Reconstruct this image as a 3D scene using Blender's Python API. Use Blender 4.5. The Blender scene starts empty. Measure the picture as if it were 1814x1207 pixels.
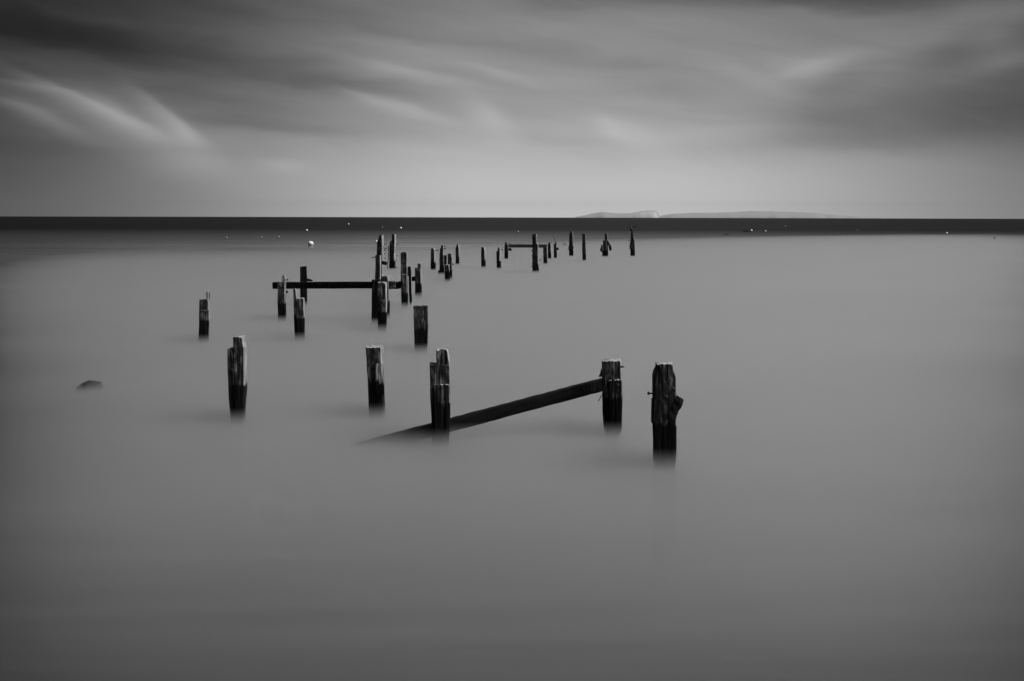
import bpy, bmesh, math, random
from mathutils import Vector, noise
sc = bpy.context.scene
C = sc.collection
R_ = math.radians
random.seed(7)

# ------------------------------------------------------------------ camera
F = 2016.0; CAMH = 3.2
PITCH = math.atan(220.0 / F); ROLL = 0.0024
fw = Vector((0, math.cos(PITCH), -math.sin(PITCH)))
up0 = Vector((0, math.sin(PITCH), math.cos(PITCH))); rt0 = Vector((1, 0, 0))
rt = rt0 * math.cos(ROLL) + up0 * math.sin(ROLL)
up = up0 * math.cos(ROLL) - rt0 * math.sin(ROLL)
from mathutils import Matrix
cam = bpy.data.objects.new('camera', bpy.data.cameras.new('camera'))
C.objects.link(cam)
m = Matrix((rt, up, -fw)).transposed().to_4x4()
m.translation = (0, 0, CAMH)
cam.matrix_world = m
cam.data.sensor_width = 36; cam.data.lens = 36 * F / 1814
cam.data.clip_start = 0.1; cam.data.clip_end = 200000
sc.camera = cam

# ------------------------------------------------------------------ light
SUN_EL, SUN_AZ = R_(52), R_(98)          # azimuth measured from the view direction (+Y) to the right (+X)
sun = bpy.data.objects.new('sun', bpy.data.lights.new('sun', 'SUN'))
C.objects.link(sun)
sun.data.energy = 4.0; sun.data.angle = R_(34); sun.data.color = (1, 1, 1)
sd = Vector((math.sin(SUN_AZ) * math.cos(SUN_EL), math.cos(SUN_AZ) * math.cos(SUN_EL), math.sin(SUN_EL)))
sun.rotation_euler = sd.to_track_quat('Z', 'Y').to_euler()
sc.view_settings.view_transform = 'Standard'; sc.view_settings.look = 'None'
sc.view_settings.exposure = .14; sc.view_settings.gamma = 1
sc.view_settings.use_curve_mapping = False
sc.render.engine = 'CYCLES'
sc.cycles.use_denoising = True
sc.cycles.volume_bounces = 4
sc.cycles.max_bounces = 8
sc.cycles.transparent_max_bounces = 16
sc.cycles.use_adaptive_sampling = False
sc.cycles.sample_clamp_indirect = 4


def ray(px, py):
    return (fw * F + rt * (px - 907.0) + up * (603.5 - py)).normalized()
def ground(px, py, z=0.0):
    d = ray(px, py); t = (z - CAMH) / d.z
    return Vector((0, 0, CAMH)) + d * t
def atY(px, py, Y):
    d = ray(px, py); t = Y / d.y
    return Vector((0, 0, CAMH)) + d * t
def azel(px, py):
    d = ray(px, py)
    return math.atan2(d.x, d.y), math.asin(d.z)

# ------------------------------------------------------------------ node helper
class N:
    def __init__(s, nt): s.nt = nt; s.n = nt.nodes; s.l = nt.links
    def new(s, t, **k):
        n = s.n.new(t)
        for a, b in k.items(): setattr(n, a, b)
        return n
    def put(s, sock, v):
        if v is None: return
        if isinstance(v, bpy.types.NodeSocket): s.l.new(v, sock)
        else: sock.default_value = v
    def m(s, op, a, b=None, c=None, clamp=False):
        n = s.new('ShaderNodeMath', operation=op, use_clamp=clamp)
        for i, v in enumerate((a, b, c)): s.put(n.inputs[i], v)
        return n.outputs[0]
    def xyz(s, v):
        n = s.new('ShaderNodeSeparateXYZ'); s.l.new(v, n.inputs[0]); return n.outputs
    def comb(s, x, y, z):
        n = s.new('ShaderNodeCombineXYZ')
        for i, v in enumerate((x, y, z)): s.put(n.inputs[i], v)
        return n.outputs[0]
    def noise(s, vec, scale, detail=3, rough=.5, dist=0):
        n = s.new('ShaderNodeTexNoise'); s.l.new(vec, n.inputs['Vector'])
        n.inputs['Scale'].default_value = scale; n.inputs['Detail'].default_value = detail
        n.inputs['Roughness'].default_value = rough; n.inputs['Distortion'].default_value = dist
        return n.outputs['Fac']
    def mapr(s, v, a, b, c, d, smooth=True):
        n = s.new('ShaderNodeMapRange', interpolation_type='SMOOTHSTEP' if smooth else 'LINEAR')
        for i, q in enumerate((v, a, b, c, d)): s.put(n.inputs[i], q)
        return n.outputs[0]
    def ramp(s, v, pts, interp='B_SPLINE'):
        n = s.new('ShaderNodeValToRGB'); s.l.new(v, n.inputs[0]); r = n.color_ramp
        r.interpolation = interp
        while len(r.elements) < len(pts): r.elements.new(.5)
        for e, (p, g) in zip(r.elements, pts): e.position = p; e.color = (g, g, g, 1)
        n2 = s.new('ShaderNodeSeparateColor'); s.l.new(n.outputs[0], n2.inputs[0])
        return n2.outputs[0]

# ------------------------------------------------------------------ sky: grey daylight sky under wind-drawn cloud
world = bpy.data.worlds.new('World'); sc.world = world; world.use_nodes = True
w = N(world.node_tree); w.n.clear()
out = w.new('ShaderNodeOutputWorld'); bg = w.new('ShaderNodeBackground')
w.l.new(bg.outputs[0], out.inputs[0])
tc = w.new('ShaderNodeTexCoord'); X, Y, Z = w.xyz(tc.outputs['Generated'])
sky = w.new('ShaderNodeTexSky', sky_type='NISHITA'); sky.sun_disc = False
sky.sun_elevation = SUN_EL; sky.sun_rotation = SUN_AZ; sky.air_density = 1.0; sky.dust_density = 2.5
bw = w.new('ShaderNodeRGBToBW'); w.l.new(sky.outputs[0], bw.inputs[0])
az = w.m('ARCTAN2', X, Y); el = w.m('ARCSINE', Z)
# soft warp so nothing in the cloud is a clean ellipse
wv = w.comb(w.m('MULTIPLY', az, 3.2), w.m('MULTIPLY', el, 14.0), 0.0)
wn = w.noise(wv, 1.6, 3, .5); wn2 = w.noise(wv, 4.5, 2, .5)
el_w = w.m('ADD', el, w.m('MULTIPLY', w.m('SUBTRACT', wn, .5), .035))
az_w = w.m('ADD', az, w.m('MULTIPLY', w.m('SUBTRACT', wn2, .5), .06))
# elevation tone (display tone, converted to light at the end); el 0 .. pi/2
ev = w.m('DIVIDE', el, .20, clamp=True)
D = w.ramp(ev, [(0, .87), (.10, .80), (.26, .70), (.45, .61), (.65, .56), (.83, .51), (1, .44)])
D = w.m('SUBTRACT', D, w.m('MULTIPLY', w.mapr(el, .2, .9, 0, 1), .05))
hx = w.m('MULTIPLY', w.mapr(az, -.52, -.02, .36, 1.0), w.mapr(az, .12, .62, 1.0, .45))
D = w.m('MULTIPLY', D, hx)
# long exposure streaks, drawn out along the wind
ca, sa = math.cos(R_(9)), math.sin(R_(9))
su = w.m('ADD', w.m('MULTIPLY', az_w, ca), w.m('MULTIPLY', el_w, -sa))
sv = w.m('ADD', w.m('MULTIPLY', az_w, sa), w.m('MULTIPLY', el_w, ca))
st = w.noise(w.comb(w.m('MULTIPLY', su, 4.0), w.m('MULTIPLY', sv, 26.0), 3.1), 1.0, 4, .55, .4)
st2 = w.noise(w.comb(w.m('MULTIPLY', su, 9.0), w.m('MULTIPLY', sv, 70.0), 8.1), 1.0, 2, .5, .3)
amp = w.mapr(el, .015, .10, .12, 1.0)
D = w.m('ADD', D, w.m('MULTIPLY', amp, w.m('ADD', w.m('MULTIPLY', w.m('SUBTRACT', st, .5), .15), w.m('MULTIPLY', w.m('SUBTRACT', st2, .5), .05))))
def blob(px, py, rx, ry, ang, a, sharp=0.0):
    """a drawn-out cloud at a direction in the sky; sharp > 0 hardens its upper edge"""
    global D
    a0, e0 = azel(px, py); rx /= F; ry /= F; t = R_(ang)
    dx = w.m('SUBTRACT', az_w if rx > .06 else az, a0); dy = w.m('SUBTRACT', el_w if rx > .06 else w.m('ADD', w.m('MULTIPLY', el, .6), w.m('MULTIPLY', el_w, .4)), e0)
    u = w.m('ADD', w.m('MULTIPLY', dx, math.cos(t) / rx), w.m('MULTIPLY', dy, -math.sin(t) / rx))
    v = w.m('ADD', w.m('MULTIPLY', dx, math.sin(t) / ry), w.m('MULTIPLY', dy, math.cos(t) / ry))
    if sharp:                                  # shorter falloff above than below
        k = w.mapr(v, -.2, .5, 1.0, 1 + sharp); v = w.m('MULTIPLY', v, k)
    q = w.m('ADD', w.m('MULTIPLY', u, u), w.m('MULTIPLY', v, v))
    g = w.m('EXPONENT', w.m('MULTIPLY', q, -1.0))
    D = w.m('ADD', D, w.m('MULTIPLY', g, a))
for b in [
    (300, 8, 420, 60, 3, -.05), (1790, 14, 170, 26, 0, .09),
    (60, 62, 420, 34, 4, -0.056), (330, 92, 260, 24, 8, -0.040), (560, 150, 200, 18, 10, -0.048), (20, 128, 140, 16, 4, -0.024),
    (180, 215, 200, 52, 12, 0.088), (235, 225, 120, 36, 24, 0.053),
    (118, 168, 115, 17, 22, 0.097, 1.0), (170, 188, 60, 9, 24, 0.026, 1.2), (228, 210, 75, 20, 30, 0.062, 1.0),
    (302, 208, 70, 22, 38, 0.114, 1.3), (330, 238, 34, 18, 44, 0.035, 1.0), (88, 208, 60, 16, 26, 0.079, .6), (10, 178, 70, 10, 12, 0.070, 1.0), (40, 150, 80, 8, 8, 0.044, 1.0),
    (335, 286, 75, 24, 4, 0.044, .6), (60, 262, 160, 22, 6, -0.024), (200, 268, 110, 12, 4, -0.016),
    (480, 205, 190, 38, 8, -0.056), (720, 124, 120, 11, 11, 0.056, 1.0), (700, 186, 80, 16, 14, 0.064, 1.0), (640, 170, 60, 10, 22, 0.040, 1.0),
    (868, 205, 52, 28, 34, 0.064, .6), (640, 150, 140, 18, 10, -0.040), (880, 128, 70, 11, 12, 0.040, .8), (1120, 238, 80, 30, 22, 0.040, .4), (1080, 225, 34, 16, 40, 0.024, .4),
    (500, 291, 48, 14, 3, 0.048, .6), (900, 238, 220, 14, 4, -0.024), (560, 236, 240, 12, 3, -0.040), (800, 70, 300, 14, 6, -0.032),
    (1740, 175, 300, 62, -3, -0.064, .6), (1820, 185, 110, 60, -2, -0.016), (1450, 262, 200, 18, -1, -0.056), (1560, 235, 160, 22, -4, -0.048),
    (1460, 212, 90, 20, 3, -0.056), (1480, 150, 60, 24, -20, -0.040), (1440, 116, 70, 18, -14, 0.064, .3), (1765, 60, 45, 22, -20, 0.040), (1785, 108, 50, 18, -10, 0.064),
    (1690, 92, 120, 24, -30, -0.024), (1340, -4, 420, 24, 1, -0.112), (1170, 160, 110, 20, 8, -0.040), (1140, 118, 90, 14, 6, -0.032), (1340, 140, 80, 20, 20, 0.032),
    (1600, 70, 200, 22, -6, 0.040)]:
    blob(*b)
D = w.m('MAXIMUM', D, .08)
lin = w.m('POWER', D, 2.2)
# the clear sky's own light varies the cloud's brightness
sk = w.m('MULTIPLY', bw.outputs[0], .10)
skn = w.m('ADD', .9, w.m('MULTIPLY', w.m('MINIMUM', sk, 1.0), .1))
low = w.mapr(Z, -.02, 0.0, .35, 1.0)      # below the horizon: dull sea-coloured
val = w.m('MULTIPLY', w.m('MULTIPLY', lin, skn), low)
colr = w.comb(val, val, val)
w.l.new(colr, bg.inputs[0]); bg.inputs[1].default_value = 1.0
world.cycles.sampling_method = 'MANUAL'; world.cycles.sample_map_resolution = 512

# ------------------------------------------------------------------ materials
def mat(name):
    mm = bpy.data.materials.new(name); mm.use_nodes = True
    n = N(mm.node_tree); b = mm.node_tree.nodes['Principled BSDF']
    return mm, n, b
def plain(name, g, rough=.6, metal=0, var=.25, scale=12):
    mm, n, b = mat(name)
    g0 = n.new('ShaderNodeNewGeometry')
    k = n.noise(g0.outputs['Position'], scale, 4, .6)
    v = n.m('MULTIPLY', n.mapr(k, .3, .7, 1 - var, 1 + var), g)
    n.l.new(n.comb(v, v, v), b.inputs['Base Color']); b.inputs['Roughness'].default_value = rough
    b.inputs['Metallic'].default_value = metal
    return mm

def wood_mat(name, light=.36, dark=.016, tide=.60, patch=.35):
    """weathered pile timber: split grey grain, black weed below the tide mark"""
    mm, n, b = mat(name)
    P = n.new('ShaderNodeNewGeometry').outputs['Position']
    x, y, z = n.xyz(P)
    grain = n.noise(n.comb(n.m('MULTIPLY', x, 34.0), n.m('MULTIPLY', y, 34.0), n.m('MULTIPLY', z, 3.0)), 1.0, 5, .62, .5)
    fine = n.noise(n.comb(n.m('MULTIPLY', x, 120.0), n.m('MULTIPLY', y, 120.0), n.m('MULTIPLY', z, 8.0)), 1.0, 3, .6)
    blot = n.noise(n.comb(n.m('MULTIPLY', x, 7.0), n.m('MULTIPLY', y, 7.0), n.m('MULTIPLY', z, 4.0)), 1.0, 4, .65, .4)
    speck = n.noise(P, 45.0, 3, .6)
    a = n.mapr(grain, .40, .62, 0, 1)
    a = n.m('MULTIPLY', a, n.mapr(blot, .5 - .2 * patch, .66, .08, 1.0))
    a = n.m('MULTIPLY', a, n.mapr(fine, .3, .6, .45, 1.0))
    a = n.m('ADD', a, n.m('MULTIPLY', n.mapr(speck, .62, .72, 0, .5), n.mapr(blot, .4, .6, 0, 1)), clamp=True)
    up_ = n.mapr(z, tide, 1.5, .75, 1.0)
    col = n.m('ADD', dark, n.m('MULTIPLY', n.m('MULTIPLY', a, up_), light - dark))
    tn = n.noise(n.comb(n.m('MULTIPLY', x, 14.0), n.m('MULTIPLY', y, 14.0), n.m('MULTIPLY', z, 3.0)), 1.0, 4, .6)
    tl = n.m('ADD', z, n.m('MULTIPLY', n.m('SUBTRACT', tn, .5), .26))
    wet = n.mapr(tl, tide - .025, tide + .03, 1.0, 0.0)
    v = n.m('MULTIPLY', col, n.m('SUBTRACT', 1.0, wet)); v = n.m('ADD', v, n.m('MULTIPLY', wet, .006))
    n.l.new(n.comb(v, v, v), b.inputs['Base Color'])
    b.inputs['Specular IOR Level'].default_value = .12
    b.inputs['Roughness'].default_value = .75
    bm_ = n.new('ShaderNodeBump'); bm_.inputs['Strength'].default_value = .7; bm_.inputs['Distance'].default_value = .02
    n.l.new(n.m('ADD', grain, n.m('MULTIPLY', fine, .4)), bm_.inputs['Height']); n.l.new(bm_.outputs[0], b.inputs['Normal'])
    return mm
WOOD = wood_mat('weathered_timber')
PALE = wood_mat('pale_sunlit_timber', light=.70, dark=.18, patch=1.2)  # pale timber; on right faces and tops its colour stands for sunlight
DARKW = wood_mat('tarred_timber', light=.035, dark=.005, patch=.6)
IRON = plain('rusted_iron', .02, .7)
FAR = wood_mat('far_timber', light=.11, dark=.012, patch=.5)

def sea_mat():
    mm, n, b = mat('sea_water')
    P = n.new('ShaderNodeNewGeometry').outputs['Position']; x, y, z = n.xyz(P)
    # distance out from shore, in log metres, gives swell bands that widen with nearness
    d = n.m('LOGARITHM', n.m('MAXIMUM', y, 3.0), 2.718)
    bands = n.noise(n.comb(n.m('DIVIDE', x, n.m('MAXIMUM', y, 5.0)), n.m('MULTIPLY', d, 9.0), 0.0), 2.2, 4, .6, .2)
    broad = n.noise(n.comb(n.m('MULTIPLY', x, .10), n.m('MULTIPLY', y, .16), 0.0), 1.0, 3, .5, .3)
    long_ = n.noise(n.comb(n.m('MULTIPLY', x, .02), n.m('MULTIPLY', y, .06), 4.0), 1.0, 3, .55, .2)
    g = n.m('ADD', .035, n.m('MULTIPLY', n.m('SUBTRACT', bands, .5), .04))
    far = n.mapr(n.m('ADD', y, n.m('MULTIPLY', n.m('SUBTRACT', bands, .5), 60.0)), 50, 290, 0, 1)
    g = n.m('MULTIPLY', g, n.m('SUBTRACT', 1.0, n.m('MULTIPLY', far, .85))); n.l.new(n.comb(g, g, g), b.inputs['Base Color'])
    b.inputs['IOR'].default_value = 1.65
    q = n.m('ADD', n.m('MULTIPLY', n.m('SUBTRACT', broad, .5), .10), n.m('MULTIPLY', n.m('SUBTRACT', long_, .5), .16))
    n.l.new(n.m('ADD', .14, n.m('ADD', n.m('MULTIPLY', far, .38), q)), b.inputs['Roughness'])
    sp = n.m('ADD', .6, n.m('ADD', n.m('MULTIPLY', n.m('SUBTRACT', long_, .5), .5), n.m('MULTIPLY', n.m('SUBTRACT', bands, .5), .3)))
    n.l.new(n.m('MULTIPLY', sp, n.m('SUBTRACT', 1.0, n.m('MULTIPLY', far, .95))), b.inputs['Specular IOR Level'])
    return mm
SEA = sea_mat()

def tag(o, label=None, cat=None, group=None, kind=None):
    for k, v in (('label', label), ('category', cat), ('group', group), ('kind', kind)):
        if v: o[k] = v
    return o
def mesh_obj(name, bm, material, parent=None, loc=None, smooth=False):
    me = bpy.data.meshes.new(name)
    bmesh.ops.recalc_face_normals(bm, faces=bm.faces)
    bm.to_mesh(me); bm.free(); me.materials.append(material)
    if smooth: me.polygons.foreach_set('use_smooth', [True] * len(me.polygons))
    o = bpy.data.objects.new(name, me); C.objects.link(o)
    if parent: o.parent = parent
    if loc is not None: o.location = loc
    return o
def empty(name, loc, label, cat, group=None):
    o = bpy.data.objects.new(name, None); C.objects.link(o); o.location = loc; o.empty_display_size = .3
    return tag(o, label, cat, group)

# ------------------------------------------------------------------ sea: a cap of the round earth, so that the horizon is real
ER = 6371000.0
bm = bmesh.new(); rings = []; NS = 96
radii = [0.0] + [2.0 * 1.16 ** i for i in range(60)]
radii = [r for r in radii if r < 12000]
c0 = bm.verts.new((0, 0, 0))
for r in radii[1:]:
    rings.append([bm.verts.new((r * math.cos(2 * math.pi * k / NS), r * math.sin(2 * math.pi * k / NS), -r * r / (2 * ER))) for k in range(NS)])
for k in range(NS):
    bm.faces.new((c0, rings[0][k], rings[0][(k + 1) % NS]))
    for a, b_ in zip(rings, rings[1:]):
        bm.faces.new((a[k], b_[k], b_[(k + 1) % NS], a[(k + 1) % NS]))
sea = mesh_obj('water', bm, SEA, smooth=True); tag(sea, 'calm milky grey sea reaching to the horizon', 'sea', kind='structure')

# ------------------------------------------------------------------ added veil standing for wave blur, thicker toward the surface
BLUR_VEIL_S, BLUR_VEIL_A = .35, .985
def blur_veil_mat(name, dens):
    mm = bpy.data.materials.new(name); mm.use_nodes = True; nt = mm.node_tree; nt.nodes.clear()
    o = nt.nodes.new('ShaderNodeOutputMaterial'); v = nt.nodes.new('ShaderNodeVolumePrincipled')
    v.inputs['Color'].default_value = (BLUR_VEIL_A,) * 3 + (1,); v.inputs['Density'].default_value = dens
    v.inputs['Anisotropy'].default_value = 0.68
    nt.links.new(v.outputs[0], o.inputs['Volume']); return mm
far_edge = [(-900, 441), (0, 439), (380, 436), (740, 431), (1000, 422), (1500, 412.5), (1814, 408.5), (2700, 400)]
MM = blur_veil_mat('wave_blur_veil', BLUR_VEIL_S)
def sstep(a, b, v):
    t = max(0.0, min(1.0, (v - a) / (b - a))); return t * t * (3 - 2 * t)
def bed(h, s, pl0, pl1, pr1, pr0, yn0, yn1):
    """one added veil: h high over the pier, tapered all round to darken the water"""
    NU, NV = 60, 54
    fe = [(a, ground(a, b).y * s) for a, b in far_edge]
    def fary(px):
        for (a0, y0), (a1, y1) in zip(fe, fe[1:]):
            if px <= a1: return y0 + (y1 - y0) * (px - a0) / (a1 - a0)
        return fe[-1][1]
    bm = bmesh.new(); top = []; bot = []
    for i in range(NU + 1):
        px = pl0 + (pr0 - pl0) * i / NU; yf = fary(px); rt_ = []; rb = []
        for j in range(NV + 1):
            y = yn0 * (yf / yn0) ** (j / NV)
            x = (px - 907) / F * (y + 2)
            wob = 28 * noise.noise(Vector((x * .05, y * .03, h * 9)))
            k = sstep(pl0, pl1, px + wob) * (1 - sstep(pr1, pr0, px + wob)) * sstep(yn0, yn1, y) * (1 - sstep(yf * .38, yf, y))
            if i in (0, NU) or j in (0, NV): k = 0
            k *= 1 + .14 * noise.noise(Vector((x * .16, y * .30, h * 6)))
            z = -.05 + (h + .05) * k
            rt_.append(bm.verts.new((x, y, z))); rb.append(bm.verts.new((x, y, -.08 - h * .1)))
        top.append(rt_); bot.append(rb)
    for i in range(NU):
        for j in range(NV):
            bm.faces.new((top[i][j], top[i + 1][j], top[i + 1][j + 1], top[i][j + 1]))
            bm.faces.new((bot[i][j], bot[i][j + 1], bot[i + 1][j + 1], bot[i + 1][j]))
    for j in range(NV):
        bm.faces.new((top[0][j], top[0][j + 1], bot[0][j + 1], bot[0][j])); bm.faces.new((top[NU][j + 1], top[NU][j], bot[NU][j], bot[NU][j + 1]))
    for i in range(NU):
        bm.faces.new((top[i + 1][0], top[i][0], bot[i][0], bot[i + 1][0])); bm.faces.new((top[i][NV], top[i + 1][NV], bot[i + 1][NV], bot[i][NV]))
    return bm
for q in [(.035, 1.32, -420, 330, 1400, 2500, 1.2, 6), (.08, 1.22, -280, 370, 1360, 2280, 2.0, 9), (.125, 1.13, -220, 390, 1310, 2200, 2.6, 10.5),
          (.17, 1.05, -170, 410, 1280, 2140, 3.2, 12), (.22, .97, -130, 430, 1250, 2090, 3.8, 13), (.275, .90, -100, 450, 1230, 2050, 4.4, 14)]:
    o = mesh_obj('added_mist', bed(*q), MM)
    tag(o, 'added thin veil low over the water, standing for blurred waves', 'added_mist', group='added veils over the water', kind='stuff')

# ------------------------------------------------------------------ far land across the bay
HZ = plain('far_downs', .33, .9, 0, .05, .002); CHALK = plain('chalk_cliff', .46, .9, 0, .04, .004)
LD = 26000.0
def land(name, prof, thick, material, label):
    bm = bmesh.new(); A = []; B = []; Cc = []
    for i in range(len(prof) - 1):
        for t in range(6):
            f = t / 6; px = prof[i][0] * (1 - f) + prof[i + 1][0] * f; py = prof[i][1] * (1 - f) + prof[i + 1][1] * f
            py -= .25 * noise.noise(Vector((px * .11, 0, 3)))
            p = atY(px, py, LD); q = atY(px, py, LD + thick * .5)
            A.append(bm.verts.new((p.x, LD - thick * .4, -200))); B.append(bm.verts.new((p.x, LD + 150 * noise.noise(Vector((px * .05, 5, 0))), p.z))); Cc.append(bm.verts.new((p.x, LD + thick, -200)))
    for i in range(len(A) - 1):
        bm.faces.new((A[i], A[i + 1], B[i + 1], B[i])); bm.faces.new((B[i], B[i + 1], Cc[i + 1], Cc[i])); bm.faces.new((A[i], Cc[i], Cc[i + 1], A[i + 1]))
    bm.faces.new((A[0], B[0], Cc[0])); bm.faces.new((A[-1], B[-1], Cc[-1]))
    return tag(mesh_obj(name, bm, material, smooth=True), label, 'land', kind='structure')
land('hills', [(1020, 384.5), (1036, 381.5), (1050, 378), (1066, 375.8), (1080, 377), (1095, 378.3), (1115, 378), (1127, 376.5), (1136, 374.2), (1150, 373.2), (1163, 373.6), (1167, 378), (1170, 383)], 1500, HZ, 'low hazy headland on the horizon')
land('hills', [(1168, 383), (1190, 379), (1230, 377.2), (1262, 377), (1300, 376), (1330, 374.2), (1370, 374.6), (1410, 376), (1445, 377.2), (1465, 380), (1500, 382.3), (1540, 384.5), (1570, 386.5)], 1800, HZ, 'long faint ridge of downs on the horizon')
LD = 24800.0
land('cliff', [(1122, 383), (1127, 379), (1134, 376.6), (1142, 375.3), (1152, 374.8), (1160, 375.3), (1164, 379), (1166, 383)], 300, CHALK, 'pale chalk cliff face on the headland')
LD = 26000.0
HAZE = 1.8e-5
if HAZE:
    bm = bmesh.new(); bmesh.ops.create_cube(bm, size=1)
    bmesh.ops.scale(bm, vec=(60000, 52000, 620), verts=bm.verts); bmesh.ops.translate(bm, vec=(0, 5000, 60), verts=bm.verts)
    hm = bpy.data.materials.new('haze'); hm.use_nodes = True; hm.node_tree.nodes.clear()
    ho = hm.node_tree.nodes.new('ShaderNodeOutputMaterial'); hv = hm.node_tree.nodes.new('ShaderNodeVolumePrincipled')
    hv.inputs['Color'].default_value = (.99,) * 3 + (1,); hv.inputs['Density'].default_value = HAZE; hv.inputs['Anisotropy'].default_value = .8
    hm.node_tree.links.new(hv.outputs[0], ho.inputs['Volume'])
    tag(mesh_obj('haze', bm, hm), 'pale sea haze thickening toward the horizon', 'haze', kind='stuff')

# ------------------------------------------------------------------ timber builders
def row_at(rows, py):
    if py <= rows[0][0]: return rows[0][1], rows[0][2]
    for (y0, a0, b0), (y1, a1, b1) in zip(rows, rows[1:]):
        if py <= y1:
            f = (py - y0) / max(1e-6, y1 - y0); return a0 + (a1 - a0) * f, b0 + (b1 - b0) * f
    return rows[-1][1], rows[-1][2]

def piece(name, parent, rows, Yp, f0, f1, material, down=True, rough=1.0, near=1.0, ragged=1.0, slant=0.0, paint_sun=None):
    """one timber: rows (photo y, left x, right x) give its outline in metres at distance Yp; f0..f1 its depth"""
    org = parent.location
    ztop = atY(rows[0][1], rows[0][0], Yp).z
    zbot = -.45 if down else atY(rows[-1][1], rows[-1][0], Yp).z
    # map z -> outline
    pr = []
    if paint_sun is None: paint_sun = material is WOOD or material is FAR or material is PALE
    for (py, a, b) in rows:
        l = atY(a, py, Yp); r_ = atY(b, py, Yp)
        sv = (907 - (a + b) / 2) / F + math.tan(parent.get('turn', 0.0))      # how much of a side face shows
        w_ = r_.x - l.x; dd = min(abs(sv) * (f1 - f0), .45 * w_)
        pr.append((l.z, l.x + (dd if sv < 0 else 0), r_.x - (dd if sv > 0 else 0)))
    def xlr(z):
        if z >= pr[0][0]: return pr[0][1], pr[0][2]
        for (z0, a0, b0), (z1, a1, b1) in zip(pr, pr[1:]):
            if z >= z1:
                f = (z0 - z) / max(1e-6, z0 - z1); return a0 + (a1 - a0) * f, b0 + (b1 - b0) * f
        return pr[-1][1], pr[-1][2]
    nf = 14 if near > .8 else (8 if near > .4 else 6); ns = 8 if near > .8 else 4
    dz = .035 if near > .8 else .07
    H = ztop - zbot; nz = max(3, min(70, int(H / dz)))
    seed = Vector((org.x * 3.1, org.y * 1.7, len(parent.children) * 5.3))
    bm = bmesh.new(); rings = []
    for iz in range(nz + 1):
        z = ztop - H * (iz / nz) ** (1.0)
        xl, xr = xlr(z); pts = []
        e = .012 if (xr - xl) > .1 else .004
        if iz == 0: e *= 1.6
        for i in range(nf + 1): pts.append((xl + e + (xr - xl - 2 * e) * i / nf, f0, 0, -1))
        for i in range(ns + 1): pts.append((xr, f0 + e + (f1 - f0 - 2 * e) * i / ns, 1, 0))
        for i in range(5): pts.append((xr - e - (xr - xl - 2 * e) * i / 4, f1, 0, 1))
        for i in range(ns + 1): pts.append((xl, f1 - e - (f1 - f0 - 2 * e) * i / ns, -1, 0))
        ring = []
        for (x, y, nx, ny) in pts:
            s = Vector((x * 16, y * 16, z * 1.6)) + seed
            d = .010 * noise.noise(s) + .006 * noise.noise(Vector((x * 40, y * 40, z * 4)) + seed)
            g = noise.noise(Vector((x * 30, y * 30, z * .9)) + seed * 2)
            if g > .28: d -= .05 * min(.35, g - .28)
            d *= rough * (1.0 if near > .4 else 1.6)
            zz = z
            if iz == 0: zz = z + ragged * (.022 * noise.noise(Vector((x * 22, y * 22, 1)) + seed) - .012) 
            zz += slant * (x - (xl + xr) / 2) if iz == 0 else 0
            ring.append(bm.verts.new((x + nx * d - org.x, Yp + y + ny * d - org.y, zz - org.z)))
        rings.append(ring)
    n = len(rings[0])
    for a, b in zip(rings, rings[1:]):
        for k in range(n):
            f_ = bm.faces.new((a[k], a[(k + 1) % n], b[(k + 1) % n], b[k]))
            if paint_sun and nf <= k <= nf + ns + 1: f_.material_index = 1  # right faces get sunlight painted in by the paler material
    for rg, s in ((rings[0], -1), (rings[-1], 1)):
        c = sum((v.co for v in rg), Vector()) / n
        inner = [bm.verts.new(c + (v.co - c) * .55 + Vector((0, 0, s * .004 * 1.0 + .010 * noise.noise(v.co * 30 + seed) * (s < 0)))) for v in rg]
        cc = bm.verts.new(c + Vector((0, 0, s * .006)))
        for k in range(n):
            bm.faces.new((rg[k], rg[(k + 1) % n], inner[(k + 1) % n], inner[k]))
            bm.faces.new((inner[k], inner[(k + 1) % n], cc))
    if paint_sun and material is not FAR:  # tops of nearer posts too: sunlight put into their colour
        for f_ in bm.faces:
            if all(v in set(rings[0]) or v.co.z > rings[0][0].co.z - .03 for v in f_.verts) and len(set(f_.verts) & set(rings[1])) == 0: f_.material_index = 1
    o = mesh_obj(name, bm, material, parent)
    if paint_sun: o.data.materials.append(PALE)
    return o

def rod(name, parent, a, b, r, material=None, head=0.0, seg=8):
    """iron bolt or spike from a to b (world), with an optional round head at b"""
    a = Vector(a); b = Vector(b); bm = bmesh.new(); org = parent.location if parent else Vector()
    ax = (b - a).normalized(); q = ax.to_track_quat('Z', 'Y')
    prof = [(0, r * .9), ((b - a).length * .5, r), ((b - a).length, r)]
    if head: L = (b - a).length; prof = [(0, r), (L - head, r), (L - head, head), (L - head * .3, head), (L, head * .6)]
    rg = []
    for (l, rad) in prof:
        rg.append([bm.verts.new(a - org + q @ Vector((rad * math.cos(k * 2 * math.pi / seg), rad * math.sin(k * 2 * math.pi / seg), l))) for k in range(seg)])
    for u, v in zip(rg, rg[1:]):
        for k in range(seg): bm.faces.new((u[k], u[(k + 1) % seg], v[(k + 1) % seg], v[k]))
    bm.faces.new(rg[0]); bm.faces.new(rg[-1])
    return mesh_obj(name, bm, material or IRON, parent)

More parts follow.
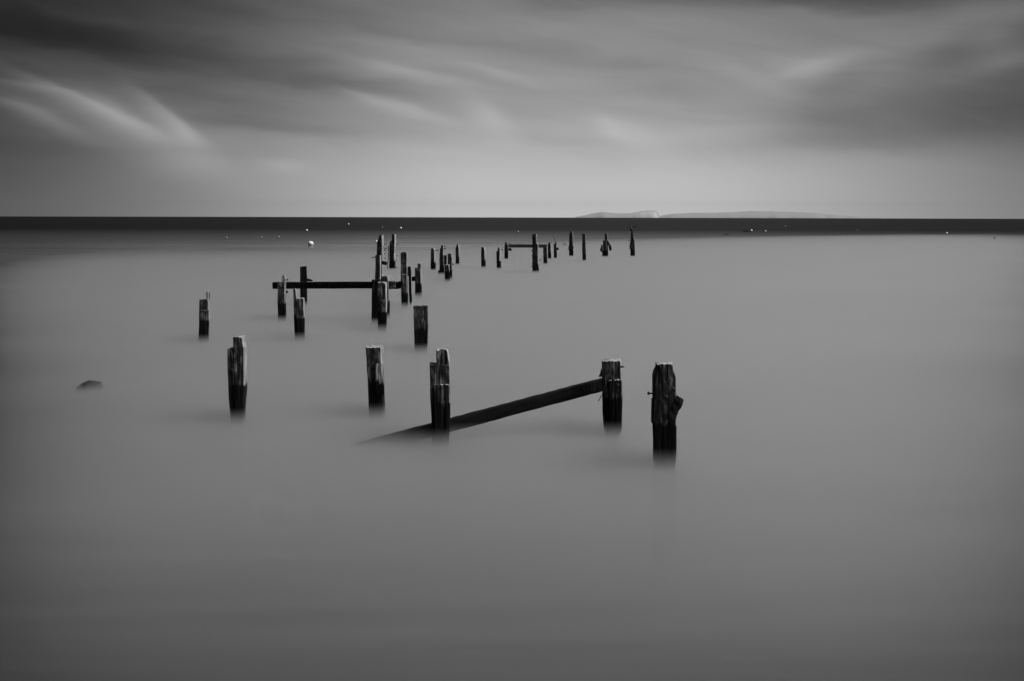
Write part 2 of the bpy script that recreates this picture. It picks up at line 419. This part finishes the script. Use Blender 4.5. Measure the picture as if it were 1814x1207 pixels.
def timber(name, a, b, h, t, material, parent=None, seg=40, wear=1.0, org=Vector()):
    """a squared timber lying from a to b: h high, t thick, worn edges"""
    a = Vector(a); b = Vector(b); ax = (b - a).normalized(); side = ax.cross(Vector((0, 0, 1))).normalized(); u = side.cross(ax)
    bm = bmesh.new(); rings = []; L = (b - a).length
    prof = [(-1, -1), (-.5, -1), (0, -1), (.5, -1), (1, -1), (1, -.5), (1, 0), (1, .5), (1, 1), (.5, 1), (0, 1), (-.5, 1), (-1, 1), (-1, .5), (-1, 0), (-1, -.5)]
    for i in range(seg + 1):
        c = a + ax * L * i / seg; ring = []
        for (s, v) in prof:
            k = .94 if abs(s) == 1 and abs(v) == 1 else 1
            p = c + side * (t / 2 * s * k) + u * (h / 2 * v * k)
            d = .012 * wear * noise.noise(Vector((p.x * 5, p.y * 5, p.z * 20)) + Vector((s * 3, v * 3, 0)))
            q = p + side * s * d + u * v * d
            if i in (0, seg): q += ax * (.03 * wear * noise.noise(q * 18))
            ring.append(bm.verts.new(q - org))
        rings.append(ring)
    n = len(prof)
    for x, y in zip(rings, rings[1:]):
        for k in range(n): bm.faces.new((x[k], x[(k + 1) % n], y[(k + 1) % n], y[k]))
    bm.faces.new(rings[0]); bm.faces.new(rings[-1])
    return mesh_obj(name, bm, material, parent)

GROUP = 'old timber pier posts standing in the sea'
def post(label, bx, by, depth, parts, extra=None, turn=0.0):
    """bx,by: where the post meets the water; parts: (name, rows, front offset m, back offset m, material, flags)"""
    g = ground(bx, by); Yp = g.y
    e = empty('pier_post', (g.x, Yp + depth / 2, 0), label, 'wooden post', GROUP)
    e['turn'] = R_(turn)
    near = 1.0 if Yp < 24 else (.6 if Yp < 45 else .3)
    for q in parts:
        nm, rows, a, b, mt = q[:5]; kw = dict(q[5]) if len(q) > 5 else {}
        piece(nm, e, rows, Yp, a, b, mt, near=near, **kw)
    if extra: extra(e, Yp)
    e.rotation_euler.z = -R_(turn); e.location.x += depth / 2 * math.sin(R_(turn))
    del e['turn']
    return e
def P(px, py, Yp, dy=0.0):
    v = atY(px, py, Yp); return Vector((v.x, v.y + dy, v.z))
ND = {'down': False}

# ---- nearest row
post('double post with a taller half on its right, left of the foreground row', 421, 752, .30, [
    ('shaft', [(618.5, 403, 415), (640, 403.6, 419), (700, 405, 420), (752, 408.6, 421)], .0, .30, WOOD),
    ('shaft', [(596, 413.3, 434.6), (611, 413.4, 435.2), (617, 413.6, 437.6), (640, 413.8, 438), (690, 414.5, 437.8), (752, 416.5, 435)], -.015, .27, WOOD)],
    lambda e, Y: rod('bolt', e, P(411.5, 655, Y, .02), P(411, 655, Y, -.03), .012, head=.02), turn=-5)
post('square topped single post with a lit right edge, between the double post and the brace', 668, 742, .30, [
    ('shaft', [(614.5, 648, 679.5), (642, 649.5, 680.5), (678, 651, 681.5), (742, 654, 682.5)], .0, .32, WOOD),
    ('plank', [(642.5, 665.5, 680.6), (676, 666, 681.5), (700, 667, 682)], -.035, -.004, PALE, ND)])
post('stepped post that the slanting brace passes behind', 781, 789, .30, [
    ('shaft', [(645.3, 761.4, 797), (700, 762.5, 797.8), (752, 764.8, 797.8), (789, 766, 794.5)], .0, .30, WOOD),
    ('tenon', [(619.2, 773.2, 793.2), (633, 773.2, 795), (645, 773.3, 797.6), (652, 773.4, 797.6)], .012, .26, WOOD, ND),
    ('plank', [(679.3, 768.5, 796.4), (720, 769, 797), (789, 770, 795)], -.05, -.004, WOOD)], turn=-4)
def ex5(e, Y):
    rod('bolt', e, P(1094, 651, Y, -.01), P(1105, 648.6, Y, -.05), .012, head=.0)
    rod('bolt', e, P(1094.3, 681.4, Y, -.02), P(1094.2, 681.4, Y, -.075), .012, head=.022)
    piece('bracket', e, [(655, 1064.4, 1067), (664, 1062.8, 1067), (668.5, 1059.5, 1067)], Y, .02, .06, IRON, down=False, near=.6)
    rod('bolt', e, P(1066, 701, Y, .05), P(1060, 712, Y, .02), .006)
post('post holding the upper end of the slanting brace', 1085, 775, .30, [
    ('shaft', [(639, 1065.7, 1100), (669, 1066.5, 1101), (730, 1067.5, 1101.8), (764, 1070, 1101.2), (768, 1073, 1098), (775, 1073.5, 1096.5)], .0, .30, WOOD),
    ('plank', [(671.5, 1079, 1102.6), (700, 1080, 1102.4), (764, 1081, 1101.5), (768, 1082, 1097)], -.045, -.004, WOOD)], ex5, turn=5)
def ex6(e, Y):
    rod('bolt', e, P(1158, 699.2, Y, .08), P(1147.8, 699, Y, .08), .010, head=.022)
    rod('bolt', e, P(1179.8, 703, Y, .0), P(1179.6, 703, Y, -.05), .012, head=.026)
    rod('bolt', e, P(1193, 689, Y, .0), P(1193, 689, Y, -.04), .012, head=.024)
    a = P(1190, 739, Y, .06); b = P(1204, 706.5, Y, .06)
    timber('brace_stub', a, b, .11, .16, WOOD, e, 10, 1.5, org=e.location)
post('thick round shouldered post with a broken brace stub, nearest on the right', 1176, 832, .30, [
    ('shaft', [(645, 1161, 1193.3), (655, 1160.5, 1194), (660, 1157.8, 1195.5), (668, 1155.6, 1198.4), (720, 1154.8, 1198.6), (760, 1155.2, 1198.6), (800, 1155.8, 1198), (826, 1156.6, 1196.2), (832, 1158, 1195)], .0, .32, WOOD),
    ('plank', [(707, 1153.9, 1157.5), (748, 1153.9, 1157.5), (753, 1155, 1157.5)], .03, .22, WOOD, ND)], ex6, turn=3)

# ---- slanting brace
g5 = ground(1085, 775); g4 = ground(781, 789)
b = atY(1072, 680, g5.y + .52); a = atY(781, 757.5, g4.y + .39); a = b + (a - b) * 2.0
br = timber('slanting_brace', a, b, .185, .13, DARKW, None, 60, .7)
tag(br, 'long slanting timber brace rising out of the water between two foreground posts', 'wooden beam')

# ---- second row
post('leftmost post of all with a thin tenon at its right', 361, 610, .28, [
    ('shaft', [(530, 353.1, 371.2), (570, 352.6, 370.6), (610, 352, 369.6)], .0, .28, WOOD),
    ('tenon', [(516.3, 364.7, 372.4), (528, 364.8, 372.4), (534, 365, 371.8)], .02, .2, PALE, ND),
    ('plank', [(549, 355, 371.3), (610, 353.6, 369.8)], -.05, -.004, WOOD)], turn=-9)
def ex13(e, Y):
    rod('bolt', e, P(505, 517.6, Y, .1), P(509, 517.6, Y, .1), .02, head=.045)
    rod('bolt', e, P(505, 496.3, Y, .1), P(509, 496.3, Y, .1), .012, head=.03)
post('post with a pale tenon fixed to the left end of the level beam', 499.5, 573, .28, [
    ('shaft', [(499.6, 491.2, 507), (536, 491.5, 507.2), (573, 492, 506.8)], .0, .28, WOOD),
    ('tenon', [(487, 498.7, 506.8), (503, 498.7, 507.2)], .01, .24, PALE, ND)], ex13, turn=-3)
def ex14(e, Y):
    piece('wedge', e, [(493.2, 542.5, 544), (497, 542.5, 553.5), (499, 542.5, 553)], Y, .05, .22, DARKW, down=False, near=.4)
post('dark post standing behind the level beam near its left end', 538, 546, .30, [
    ('shaft', [(472, 531.5, 543.4), (500, 531.8, 543.9), (546, 532.2, 544.5)], .0, .30, DARKW, {'slant': .12})], ex14, turn=-8)
post('split post with a tall sliver on its left, in front of the level beam', 531, 606, .28, [
    ('shaft', [(528, 526.2, 539.5), (560, 526.5, 540.3), (606, 527, 540.5)], .0, .26, WOOD),
    ('splinter', [(511.3, 519.3, 524.4), (530, 519.6, 526.2), (560, 520.3, 528), (606, 522.3, 528)], .02, .22, WOOD),
    ('plank', [(547, 525.3, 539), (568, 525.5, 539.5), (606, 526, 540)], -.04, -.004, WOOD)], turn=-6)
post('plain wide flat topped post standing alone right of the middle cluster', 745.5, 627, .30, [
    ('shaft', [(542.3, 732.3, 757.8), (580, 733, 758), (610, 734, 757.6), (627, 735.2, 756.2)], .0, .30, WOOD, {'paint_sun': False})], turn=-5)
post('front post of the middle cluster with a stepped plank', 677, 592, .28, [
    ('shaft', [(499.8, 669, 684.6), (506, 668.9, 686), (560, 669, 685.9), (583, 668.8, 685.4), (592, 670.5, 684.5)], .0, .28, WOOD),
    ('plank', [(531, 672.5, 684.6), (592, 672, 685)], -.04, -.004, WOOD)])
post('dark post at the right end of the level beam, left in the middle cluster', 665.5, 579, .30, [
    ('shaft', [(495.8, 658.4, 674.8), (540, 658.2, 674.8), (579, 657.6, 674.6)], .0, .30, DARKW),
    ('foot_block', [(570.5, 656, 661), (579, 656, 661)], -.02, .2, DARKW)])
def ex10(e, Y):
    timber('beam_stub', P(688, 505.8, Y, .12), P(699.8, 505.8, Y, .12), .24, .16, WOOD, e, 8, 1, org=e.location)
post('post with a pale sunlit-toned top at the back right of the middle cluster', 684.5, 568, .28, [
    ('shaft', [(488.3, 677, 688.5), (498, 677.3, 689.4), (530, 678, 690.4), (568, 679, 691.3)], .0, .28, WOOD)], ex10)
def ex12(e, Y):
    timber('beam_stub', P(698.8, 507.2, Y, .14), P(711, 504.6, Y, .14), .24, .16, DARKW, e, 8, 1, org=e.location)
post('tall post with a long loose splinter down its right side', 717, 549, .30, [
    ('shaft', [(446.5, 709.4, 722.2), (485, 709.8, 722.4), (549, 711, 723.3)], .0, .30, WOOD),
    ('plank', [(485.8, 710.2, 721), (549, 711.2, 722)], -.035, -.004, WOOD),
    ('splinter', [(472.3, 721.8, 727.4), (480, 723, 728.4), (520, 724.3, 728.8), (535, 725, 729.6), (541, 726.4, 728)], .04, .16, DARKW, ND),
    ('splinter', [(474, 721.8, 726), (489, 722, 724.5)], .03, .15, DARKW, ND)], ex12)
def ex17(e, Y):
    timber('beam_stub', P(729.4, 495, Y, .12), P(736, 494, Y, .12), .17, .16, DARKW, e, 6, 1.5, org=e.location)
post('post with a sunlit right edge right of the tall splintered post', 742, 531, .30, [
    ('shaft', [(474.4, 735, 747), (500, 735.2, 747.6), (531, 735.5, 748)], .0, .32, WOOD),
    ('tenon', [(466.7, 739.2, 747.2), (478, 739.2, 747.5)], .02, .28, WOOD, ND)], ex17, turn=3)

# ---- tall pair
def exA(e, Y):
    timber('bracket', P(677, 465.2, Y, -.06), P(685.6, 467.4, Y, -.06), .15, .12, DARKW, e, 6, 1, org=e.location)
    for (x, y, l) in ((680.6, 433.5, 1.4), (680.8, 440.5, 2.6), (680.0, 444, 1.3), (680.3, 450, 1.3), (680.5, 458, 1.5)):
        rod('bolt', e, P(x - 1, y, Y, .15), P(x + l, y - .3, Y, .15), .016, head=.03)
post('taller tapered rear post of the left tall pair', 674, 514, .34, [
    ('shaft', [(416.2, 672.3, 679.6), (424, 669.6, 680.2), (430, 667.2, 680.4), (462, 667.2, 679.6), (470, 667.6, 680), (514, 667.6, 680)], .0, .36, FAR)], exA, turn=6)
def exB(e, Y):
    rod('spike', e, P(665.5, 455.6, Y, .1), P(657.4, 457.2, Y, .1), .018)
post('lower front post of the left tall pair with an iron spike', 670, 521, .28, [
    ('shaft', [(452, 665.2, 675), (476, 664.8, 675), (521, 664.4, 674.8)], .0, .28, FAR)], exB)
def ex16(e, Y):
    rod('rod', e, P(687.8, 436, Y, .05), P(687.8, 459.6, Y, .05), .026)
    rod('rod', e, P(687.0, 460, Y, .05), P(685.4, 477.5, Y, .05), .022)
    for (x, y, l, u) in ((701, 434, 3.6, -1.6), (701, 453.5, 2.4, 0), (700.4, 461.4, 1.8, 0), (700, 474, 2.8, .3)):
        rod('bolt', e, P(x, y, Y, .15), P(x + l, y + u, Y, .15), .018, head=.03)
post('tall thick post with rods hanging on its left, right of the tall pair', 695, 481, .36, [
    ('shaft', [(414.8, 693.8, 701.8), (426, 693.6, 702), (428.5, 690.6, 702.2), (432, 690, 702), (455, 689.4, 701.2), (481, 689, 701)], .0, .38, FAR)], ex16, turn=8)

# ---- middle distance
post('slim post with a bolt through its head, left of the broken cluster', 767.5, 483, .36, [
    ('shaft', [(440, 764, 770.4), (443, 763, 771.4), (465, 762.9, 771.7), (470, 762.8, 772.6), (483, 763, 772.4)], .0, .40, FAR)],
    lambda e, Y: rod('bolt', e, P(770, 444, Y, .1), P(776.4, 443.7, Y, .1), .022), turn=6)
def ex19(e, Y):
    piece('foot_block', e, [(479.3, 776, 780), (486, 775.8, 780)], Y, .05, .25, FAR, down=False, near=.3)
    for (x, y, l, u) in ((786, 436.4, 2.8, 0), (786.5, 441, 3.6, -1.2)): rod('spike', e, P(x, y, Y, .1), P(x + l, y + u, Y, .1), .03)
post('battered stepped post at the left of the broken cluster', 782.5, 491, .36, [
    ('shaft', [(434.4, 781.5, 785.9), (439.4, 781.3, 786.2), (440.2, 779.1, 786.8), (448, 778.8, 785.8), (453, 778.6, 786.8), (491, 778.4, 787.2)], .0, .38, FAR),
    ('plank', [(452.3, 786.4, 792.2), (470, 786.4, 792)], .05, .3, FAR, ND)], ex19)
post('narrow rear post with a capped head in the broken cluster', 797, 500, .34, [
    ('shaft', [(449.6, 792.6, 800.5), (452.5, 793.4, 800), (457, 793, 801.4), (480, 794, 801.3), (500, 794.5, 801)], .0, .34, FAR)],
    lambda e, Y: rod('spike', e, P(800, 467, Y, .1), P(803.4, 469.8, Y, .1), .028))
post('low front post of the broken cluster with a bright chipped corner', 792.5, 504, .30, [
    ('shaft', [(468.7, 787.2, 796.4), (485, 787.4, 797), (504, 788, 797.6)], .0, .32, WOOD),
    ('plank', [(469.6, 794.0, 796.6), (478, 795.2, 797)], -.05, -.004, PALE, ND)])
post('lone slim post right of the broken cluster', 810, 472, .36, [
    ('shaft', [(433, 808.2, 813.6), (437, 808.1, 813.7), (439, 807.2, 814.2), (456, 807.1, 814), (472, 806.5, 814)], .0, .40, FAR)], turn=5)
post('slim post with a bright right edge, first of the two left of the far beam', 856.5, 478, .34, [
    ('shaft', [(438, 852.3, 859.3), (444, 852.2, 860.4), (463, 852.2, 860.6), (478, 852.4, 860.4)], .0, .40, FAR)], turn=8)
post('stepped slim post, second of the two left of the far beam', 884, 481, .34, [
    ('shaft', [(445, 879.1, 887.2), (465, 879.6, 887.6), (481, 880.2, 887.8)], .0, .40, FAR),
    ('tenon', [(438.9, 881.5, 886.8), (447, 881.5, 887)], .02, .36, FAR, ND)],
    lambda e, Y: rod('bolt', e, P(886, 442.6, Y, .1), P(890, 442.4, Y, .1), .024), turn=8)
def ex25(e, Y):
    timber('bracket', P(899.5, 441.8, Y, .1), P(906, 442.6, Y, .1), .19, .16, FAR, e, 6, 1, org=e.location)
    rod('spike', e, P(898, 430.4, Y, .1), P(905, 433, Y, .1), .018)
post('post carrying the left end of the far level beam', 897, 462, .36, [
    ('shaft', [(433, 893.8, 900), (445, 893.5, 900.2), (462, 893.6, 900)], .0, .38, FAR),
    ('tenon', [(429, 894.6, 898), (435, 894.6, 898.2)], .02, .3, FAR, ND)], ex25)
def ex26(e, Y):
    for (x, y, l, u) in ((943.2, 444.2, -3, .2), (943, 453.4, -1.4, 0), (943.4, 472.4, -3, .2), (954, 461.6, 4.8, -1.2)): rod('bolt', e, P(x, y, Y, .15), P(x + l, y + u, Y, .15), .022)
post('tallest far post, standing in front of the far level beam', 949, 488, .36, [
    ('shaft', [(414.6, 942.4, 951), (431, 942.8, 950.8), (433.6, 942.8, 953.8), (460, 943, 953.9), (474, 943, 954), (477, 943, 955), (488, 943.2, 955)], .0, .40, FAR),
    ('cap', [(414.2, 942.4, 944.6), (415.8, 942.4, 944.6)], -.01, .42, PALE, ND)], ex26, turn=5)
post('short post just right of the tallest far post', 966, 472, .34, [
    ('shaft', [(436, 962.2, 968.2), (440, 962.2, 969), (455, 962.4, 969.4), (472, 963, 969.8)], .0, .36, FAR)])
post('middle post of the three close together right of the far beam', 973.5, 462, .36, [
    ('shaft', [(429.8, 971.6, 975.8), (433, 970.4, 976.2), (445, 970.5, 976.4), (462, 970.6, 976.7)], .0, .36, FAR)],
    lambda e, Y: rod('spike', e, P(975, 430.4, Y, .1), P(978.2, 430.6, Y, .1), .02), turn=6)
def ex29(e, Y):
    rod('wire', e, P(983.2, 428, Y, .1), P(982, 422.5, Y, .1), .018); rod('wire', e, P(982, 422.5, Y, .1), P(979.9, 419, Y, .1), .018)
    timber('bracket', P(986, 441.4, Y, .1), P(989, 440.8, Y, .1), .2, .16, FAR, e, 6, 1, org=e.location)
post('post with a bent wire rising from its head', 983.5, 461, .36, [
    ('shaft', [(432, 981, 986.2), (445, 980.8, 986.5), (461, 981, 986.6)], .0, .36, FAR),
    ('tenon', [(427.6, 983.4, 986.2), (434, 983.4, 986.4)], .02, .3, FAR, ND)], ex29, turn=5)
def ex30(e, Y):
    piece('collar', e, [(436.3, 1006.9, 1016.9), (439, 1007.1, 1016.9), (441.8, 1007.5, 1016.2)], Y, -.06, .44, FAR, down=False, near=.3)
    rod('bolt', e, P(1008, 442, Y, .1), P(1005.8, 442.2, Y, .1), .03); rod('bolt', e, P(1008.4, 425.8, Y, .1), P(1006.8, 425.8, Y, .1), .02)
    piece('patch', e, [(424, 1013.6, 1015.9), (429.6, 1013.6, 1015.9)], Y, -.03, .1, PALE, down=False, near=.3)
post('tapering far post with a dark collar round its middle', 1012, 457, .40, [
    ('shaft', [(410, 1009.2, 1014.6), (419, 1008.2, 1015.4), (436, 1008, 1015.8), (457, 1008.1, 1016)], .0, .40, FAR)], ex30, turn=6)
post('straight far post between the collared post and the braced stump', 1035, 466, .34, [
    ('shaft', [(414.1, 1031.2, 1037), (435, 1031.3, 1037.6), (450, 1031.6, 1038), (466, 1032, 1038.5)], .0, .34, FAR)],
    lambda e, Y: rod('bolt', e, P(1037, 431.4, Y, .1), P(1039.3, 431.2, Y, .1), .024))
def ex32(e, Y):
    timber('strut', P(1075.5, 427.5, Y, .1), P(1082.0, 440, Y, .1), .16, .16, FAR, e, 8, 1.2, org=e.location)
    piece('foot_block', e, [(434.6, 1078.2, 1083), (439, 1078, 1083.4), (441, 1078.8, 1084), (444.6, 1079.8, 1082.4)], Y, .03, .28, FAR, down=False, near=.3, rough=.25, ragged=.3)
    piece('plank', e, [(434.4, 1064.7, 1067.8), (440.8, 1064.5, 1067.8), (441.2, 1062.8, 1067.8), (445.3, 1063.2, 1067.8), (446, 1065.6, 1068.5), (450, 1067.6, 1069), (451, 1066.4, 1069), (455, 1066.6, 1069)], Y, .02, .24, FAR, down=False, near=.3, rough=.25, ragged=.3)
post('broken stump with splayed struts on both sides', 1072.5, 458, .36, [
    ('shaft', [(414.3, 1071.1, 1076.2), (428, 1071.2, 1076.4), (430, 1072, 1077), (458, 1070, 1077.4)], .08, .40, FAR),
    ('plank', [(426, 1068.2, 1074), (444, 1068.2, 1074.4), (458, 1067.4, 1075)], .0, .07, FAR)], ex32, turn=6)
def ex33(e, Y):
    rod('bolt', e, P(1117, 426.5, Y, .1), P(1113.4, 426.3, Y, .1), .022)
    piece('plank', e, [(430, 1115.9, 1117.4), (438, 1115.6, 1117.4), (442, 1115.2, 1117.2)], Y, .06, .2, FAR, down=False, near=.3)
pb = post('last post on the right, tapering, with a dark bird on its top', 1120.8, 458, .40, [
    ('shaft', [(412.6, 1117.4, 1122), (420, 1117, 1123), (430, 1116.7, 1124.3), (445, 1116.6, 1124.8), (458, 1116.7, 1125)], .0, .40, FAR)], ex33)

# ---- level beams
g13 = ground(499.5, 573); g9 = ground(665.5, 579)
a = atY(484.8, 505.9, g13.y + .42); b = atY(662, 505.9, g9.y + .20)
bb = Vector((b.x, g9.y + .42, b.z))
tag(timber('level_beam', a, bb, .20, .15, DARKW, None, 50, .8), 'long level beam across the left posts, ending at the middle cluster', 'wooden beam')
g26 = ground(949, 488); g25 = ground(897, 462)
tag(timber('level_beam', atY(901, 435.8, g25.y - .3), atY(968.5, 436.2, g25.y + .45), .235, .2, FAR, None, 30, 1), 'short level beam between the far posts, behind the tallest one', 'wooden beam')

# ------------------------------------------------------------------ the bird drying its wings
def bird():
    Y = ground(1120.8, 458).y + .15
    base = P(1119.6, 412.6, Y)
    r = empty('cormorant', base, 'dark seabird holding its wings half open on top of the last post', 'bird')
    FE = plain('black_feathers', .012, .6)
    # body, neck and head: one skinned mesh
    V = [(0, 0, .10, .045), (-.02, 0, .20, .100), (-.045, 0, .30, .085), (-.06, 0, .38, .050), (-.05, 0, .45, .026), (-.075, 0, .50, .030), (-.10, 0, .505, .016), (-.155, 0, .512, .006),
         (.06, .0, .05, .030), (.13, 0, -.04, .018), (.0, .045, .04, .020), (.0, .055, -.005, .012), (.0, -.045, .04, .020), (.0, -.055, -.005, .012)]
    E = [(0, 1), (1, 2), (2, 3), (3, 4), (4, 5), (5, 6), (6, 7), (0, 8), (8, 9), (0, 10), (10, 11), (0, 12), (12, 13)]
    me = bpy.data.meshes.new('body'); me.from_pydata([v[:3] for v in V], E, []); me.materials.append(FE)
    o = bpy.data.objects.new('body', me); C.objects.link(o); o.parent = r
    md = o.modifiers.new('skin', 'SKIN')
    for i, v in enumerate(V): me.skin_vertices[0].data[i].radius = (v[3], v[3])
    me.skin_vertices[0].data[0].use_root = True
    o.modifiers.new('sub', 'SUBSURF').levels = 1
    for s in (-1, 1):
        bm = bmesh.new()
        out_ = [(.02, .31), (.10, .37), (.20, .375), (.29, .40), (.36, .385), (.30, .33), (.20, .30), (.11, .23), (.03, .17)]
        k = .95 if s < 0 else .85
        f_ = [bm.verts.new((s * x * k, -.02 - .10 * x, z)) for x, z in out_]; g_ = [bm.verts.new((s * x * k, .015 - .10 * x, z)) for x, z in out_]
        bm.faces.new(f_); bm.faces.new(g_)
        for i in range(len(f_)): bm.faces.new((f_[i], f_[(i + 1) % len(f_)], g_[(i + 1) % len(f_)], g_[i]))
        mesh_obj('wing', bm, FE, r)
    r.rotation_euler.z = .25; r.rotation_euler.y = -.12; r.scale = (1.25, 1.25, 1.2)
bird()

# ------------------------------------------------------------------ buoys and small craft
WHITE = plain('white_buoy_plastic', .8, .45, 0, .08); GREYB = plain('grey_buoy_plastic', .24, .5, 0, .15); BLK = plain('dark_hull_paint', .01, .5)
def sphere(bm, c, r, sz=1.0, u=14, v=8):
    q = bmesh.ops.create_uvsphere(bm, u_segments=u, v_segments=v, radius=r)
    for x in q['verts']: x.co.z *= sz; x.co += Vector(c)
def buoy(px, py, rpx, label, mt=WHITE):
    g = ground(px, py + rpx * .8); r = rpx * g.y / F
    e = empty('mooring_buoy', (g.x, g.y, -g.y ** 2 / (2 * ER)), label, 'buoy', 'small mooring buoys out on the dark water')
    bm = bmesh.new(); sphere(bm, (0, 0, r * .62), r, .92); mesh_obj('float', bm, mt, e, smooth=True)
    bm = bmesh.new(); bmesh.ops.create_cone(bm, segments=10, radius1=r * .22, radius2=r * .12, depth=r * .3, cap_ends=True)
    bmesh.ops.translate(bm, vec=(0, 0, r * 1.62), verts=bm.verts); mesh_obj('ring_post', bm, IRON if rpx > 3 else mt, e)
buoy(550.5, 431, 5.0, 'big bright white mooring buoy above the left level beam')
buoy(543.5, 408, 1.9, 'small buoy far out directly above the big bright one')
buoy(493.5, 420, 2.2, 'dull white buoy left of the big bright one', GREYB)
buoy(463, 420.5, 1.7, 'faint grey buoy between the two dull ones at the left', GREYB)
buoy(401, 421.5, 2.0, 'faint grey buoy, farthest to the left', GREYB)
buoy(617.5, 397, 1.5, 'tiny buoy near the horizon, left of the tall pair of posts', WHITE)
buoy(677, 402.8, 1.3, 'faint buoy near the horizon directly above the tall pair of posts', GREYB)
buoy(710, 404, 2.0, 'white buoy far out just right of the tall pair of posts')
buoy(667, 427.5, 2.0, 'buoy peeping from behind the left shoulder of the tall rear post')
buoy(917.5, 410.5, 2.0, 'grey buoy far out left of the tallest far post', GREYB)
buoy(1001, 432, 2.4, 'grey buoy left of the collared far post', GREYB)
buoy(1356, 409.5, 1.5, 'white buoy right of the little dark boat')
buoy(1390.5, 401, 1.4, 'small buoy near the horizon, right of the little dark boat', GREYB)
buoy(1331, 408.2, 2.0, 'white buoy touching the bow of the little dark boat')
buoy(1677, 413, 2.0, 'white buoy alone out on the right')
buoy(1519, 407.5, 1.2, 'faint buoy between the little dark boat and the lone right buoy', GREYB)
buoy(1762, 421.5, 2.0, 'faint grey buoy, farthest to the right', GREYB)
buoy(1216, 438, 2.0, 'faint grey buoy right of the post with the bird', GREYB)
def boat(px, py, lpx, label):
    g = ground(px, py + 1); L = lpx * g.y / F
    e = empty('rowing_boat', (g.x, g.y, -.02), label, 'boat', 'low dark boats far out'); bm = bmesh.new(); rings = []
    for i in range(9):
        t = -1 + i / 4; wd = max(.03, (1 - abs(t) ** 2.2)) * L * .17; h = L * (.13 + .05 * t * t)
        rings.append([bm.verts.new((t * L / 2, y * wd, z)) for y, z in ((-1, h), (-.8, .02), (0, -.1), (.8, .02), (1, h), (.82, h), (.6, h * .35), (-.6, h * .35), (-.82, h))])
    for p_, q_ in zip(rings, rings[1:]):
        for k in range(9): bm.faces.new((p_[k], p_[(k + 1) % 9], q_[(k + 1) % 9], q_[k]))
    bm.faces.new(rings[0]); bm.faces.new(rings[-1]); mesh_obj('hull', bm, BLK, e)
    for s in (-.2, .2):
        bm = bmesh.new(); bmesh.ops.create_cube(bm, size=1)
        bmesh.ops.scale(bm, vec=(L * .06, L * .29, .03), verts=bm.verts); bmesh.ops.translate(bm, vec=(s * L, 0, L * .09), verts=bm.verts); mesh_obj('seat', bm, BLK, e)
boat(1322, 409.6, 11, 'low dark boat beside a white buoy, out to the right')
boat(1287, 414.8, 8, 'smaller low dark boat left of the other one')

# ------------------------------------------------------------------ weed covered rock just awash at the left
g = ground(158, 690)
bm = bmesh.new(); bmesh.ops.create_icosphere(bm, subdivisions=4, radius=1)
for v in bm.verts:
    n_ = 1 + .2 * noise.noise(v.co * 1.7) + .12 * noise.noise(v.co * 5)
    v.co = Vector((v.co.x * .27 * n_, v.co.y * .3 * n_, v.co.z * .27 * n_))
o = mesh_obj('rock', bm, plain('weedy_rock', .012, .8), loc=(g.x, g.y + .1, -.125), smooth=True)
tag(o, 'dark weedy rock just awash in the pale water at the left', 'rock')
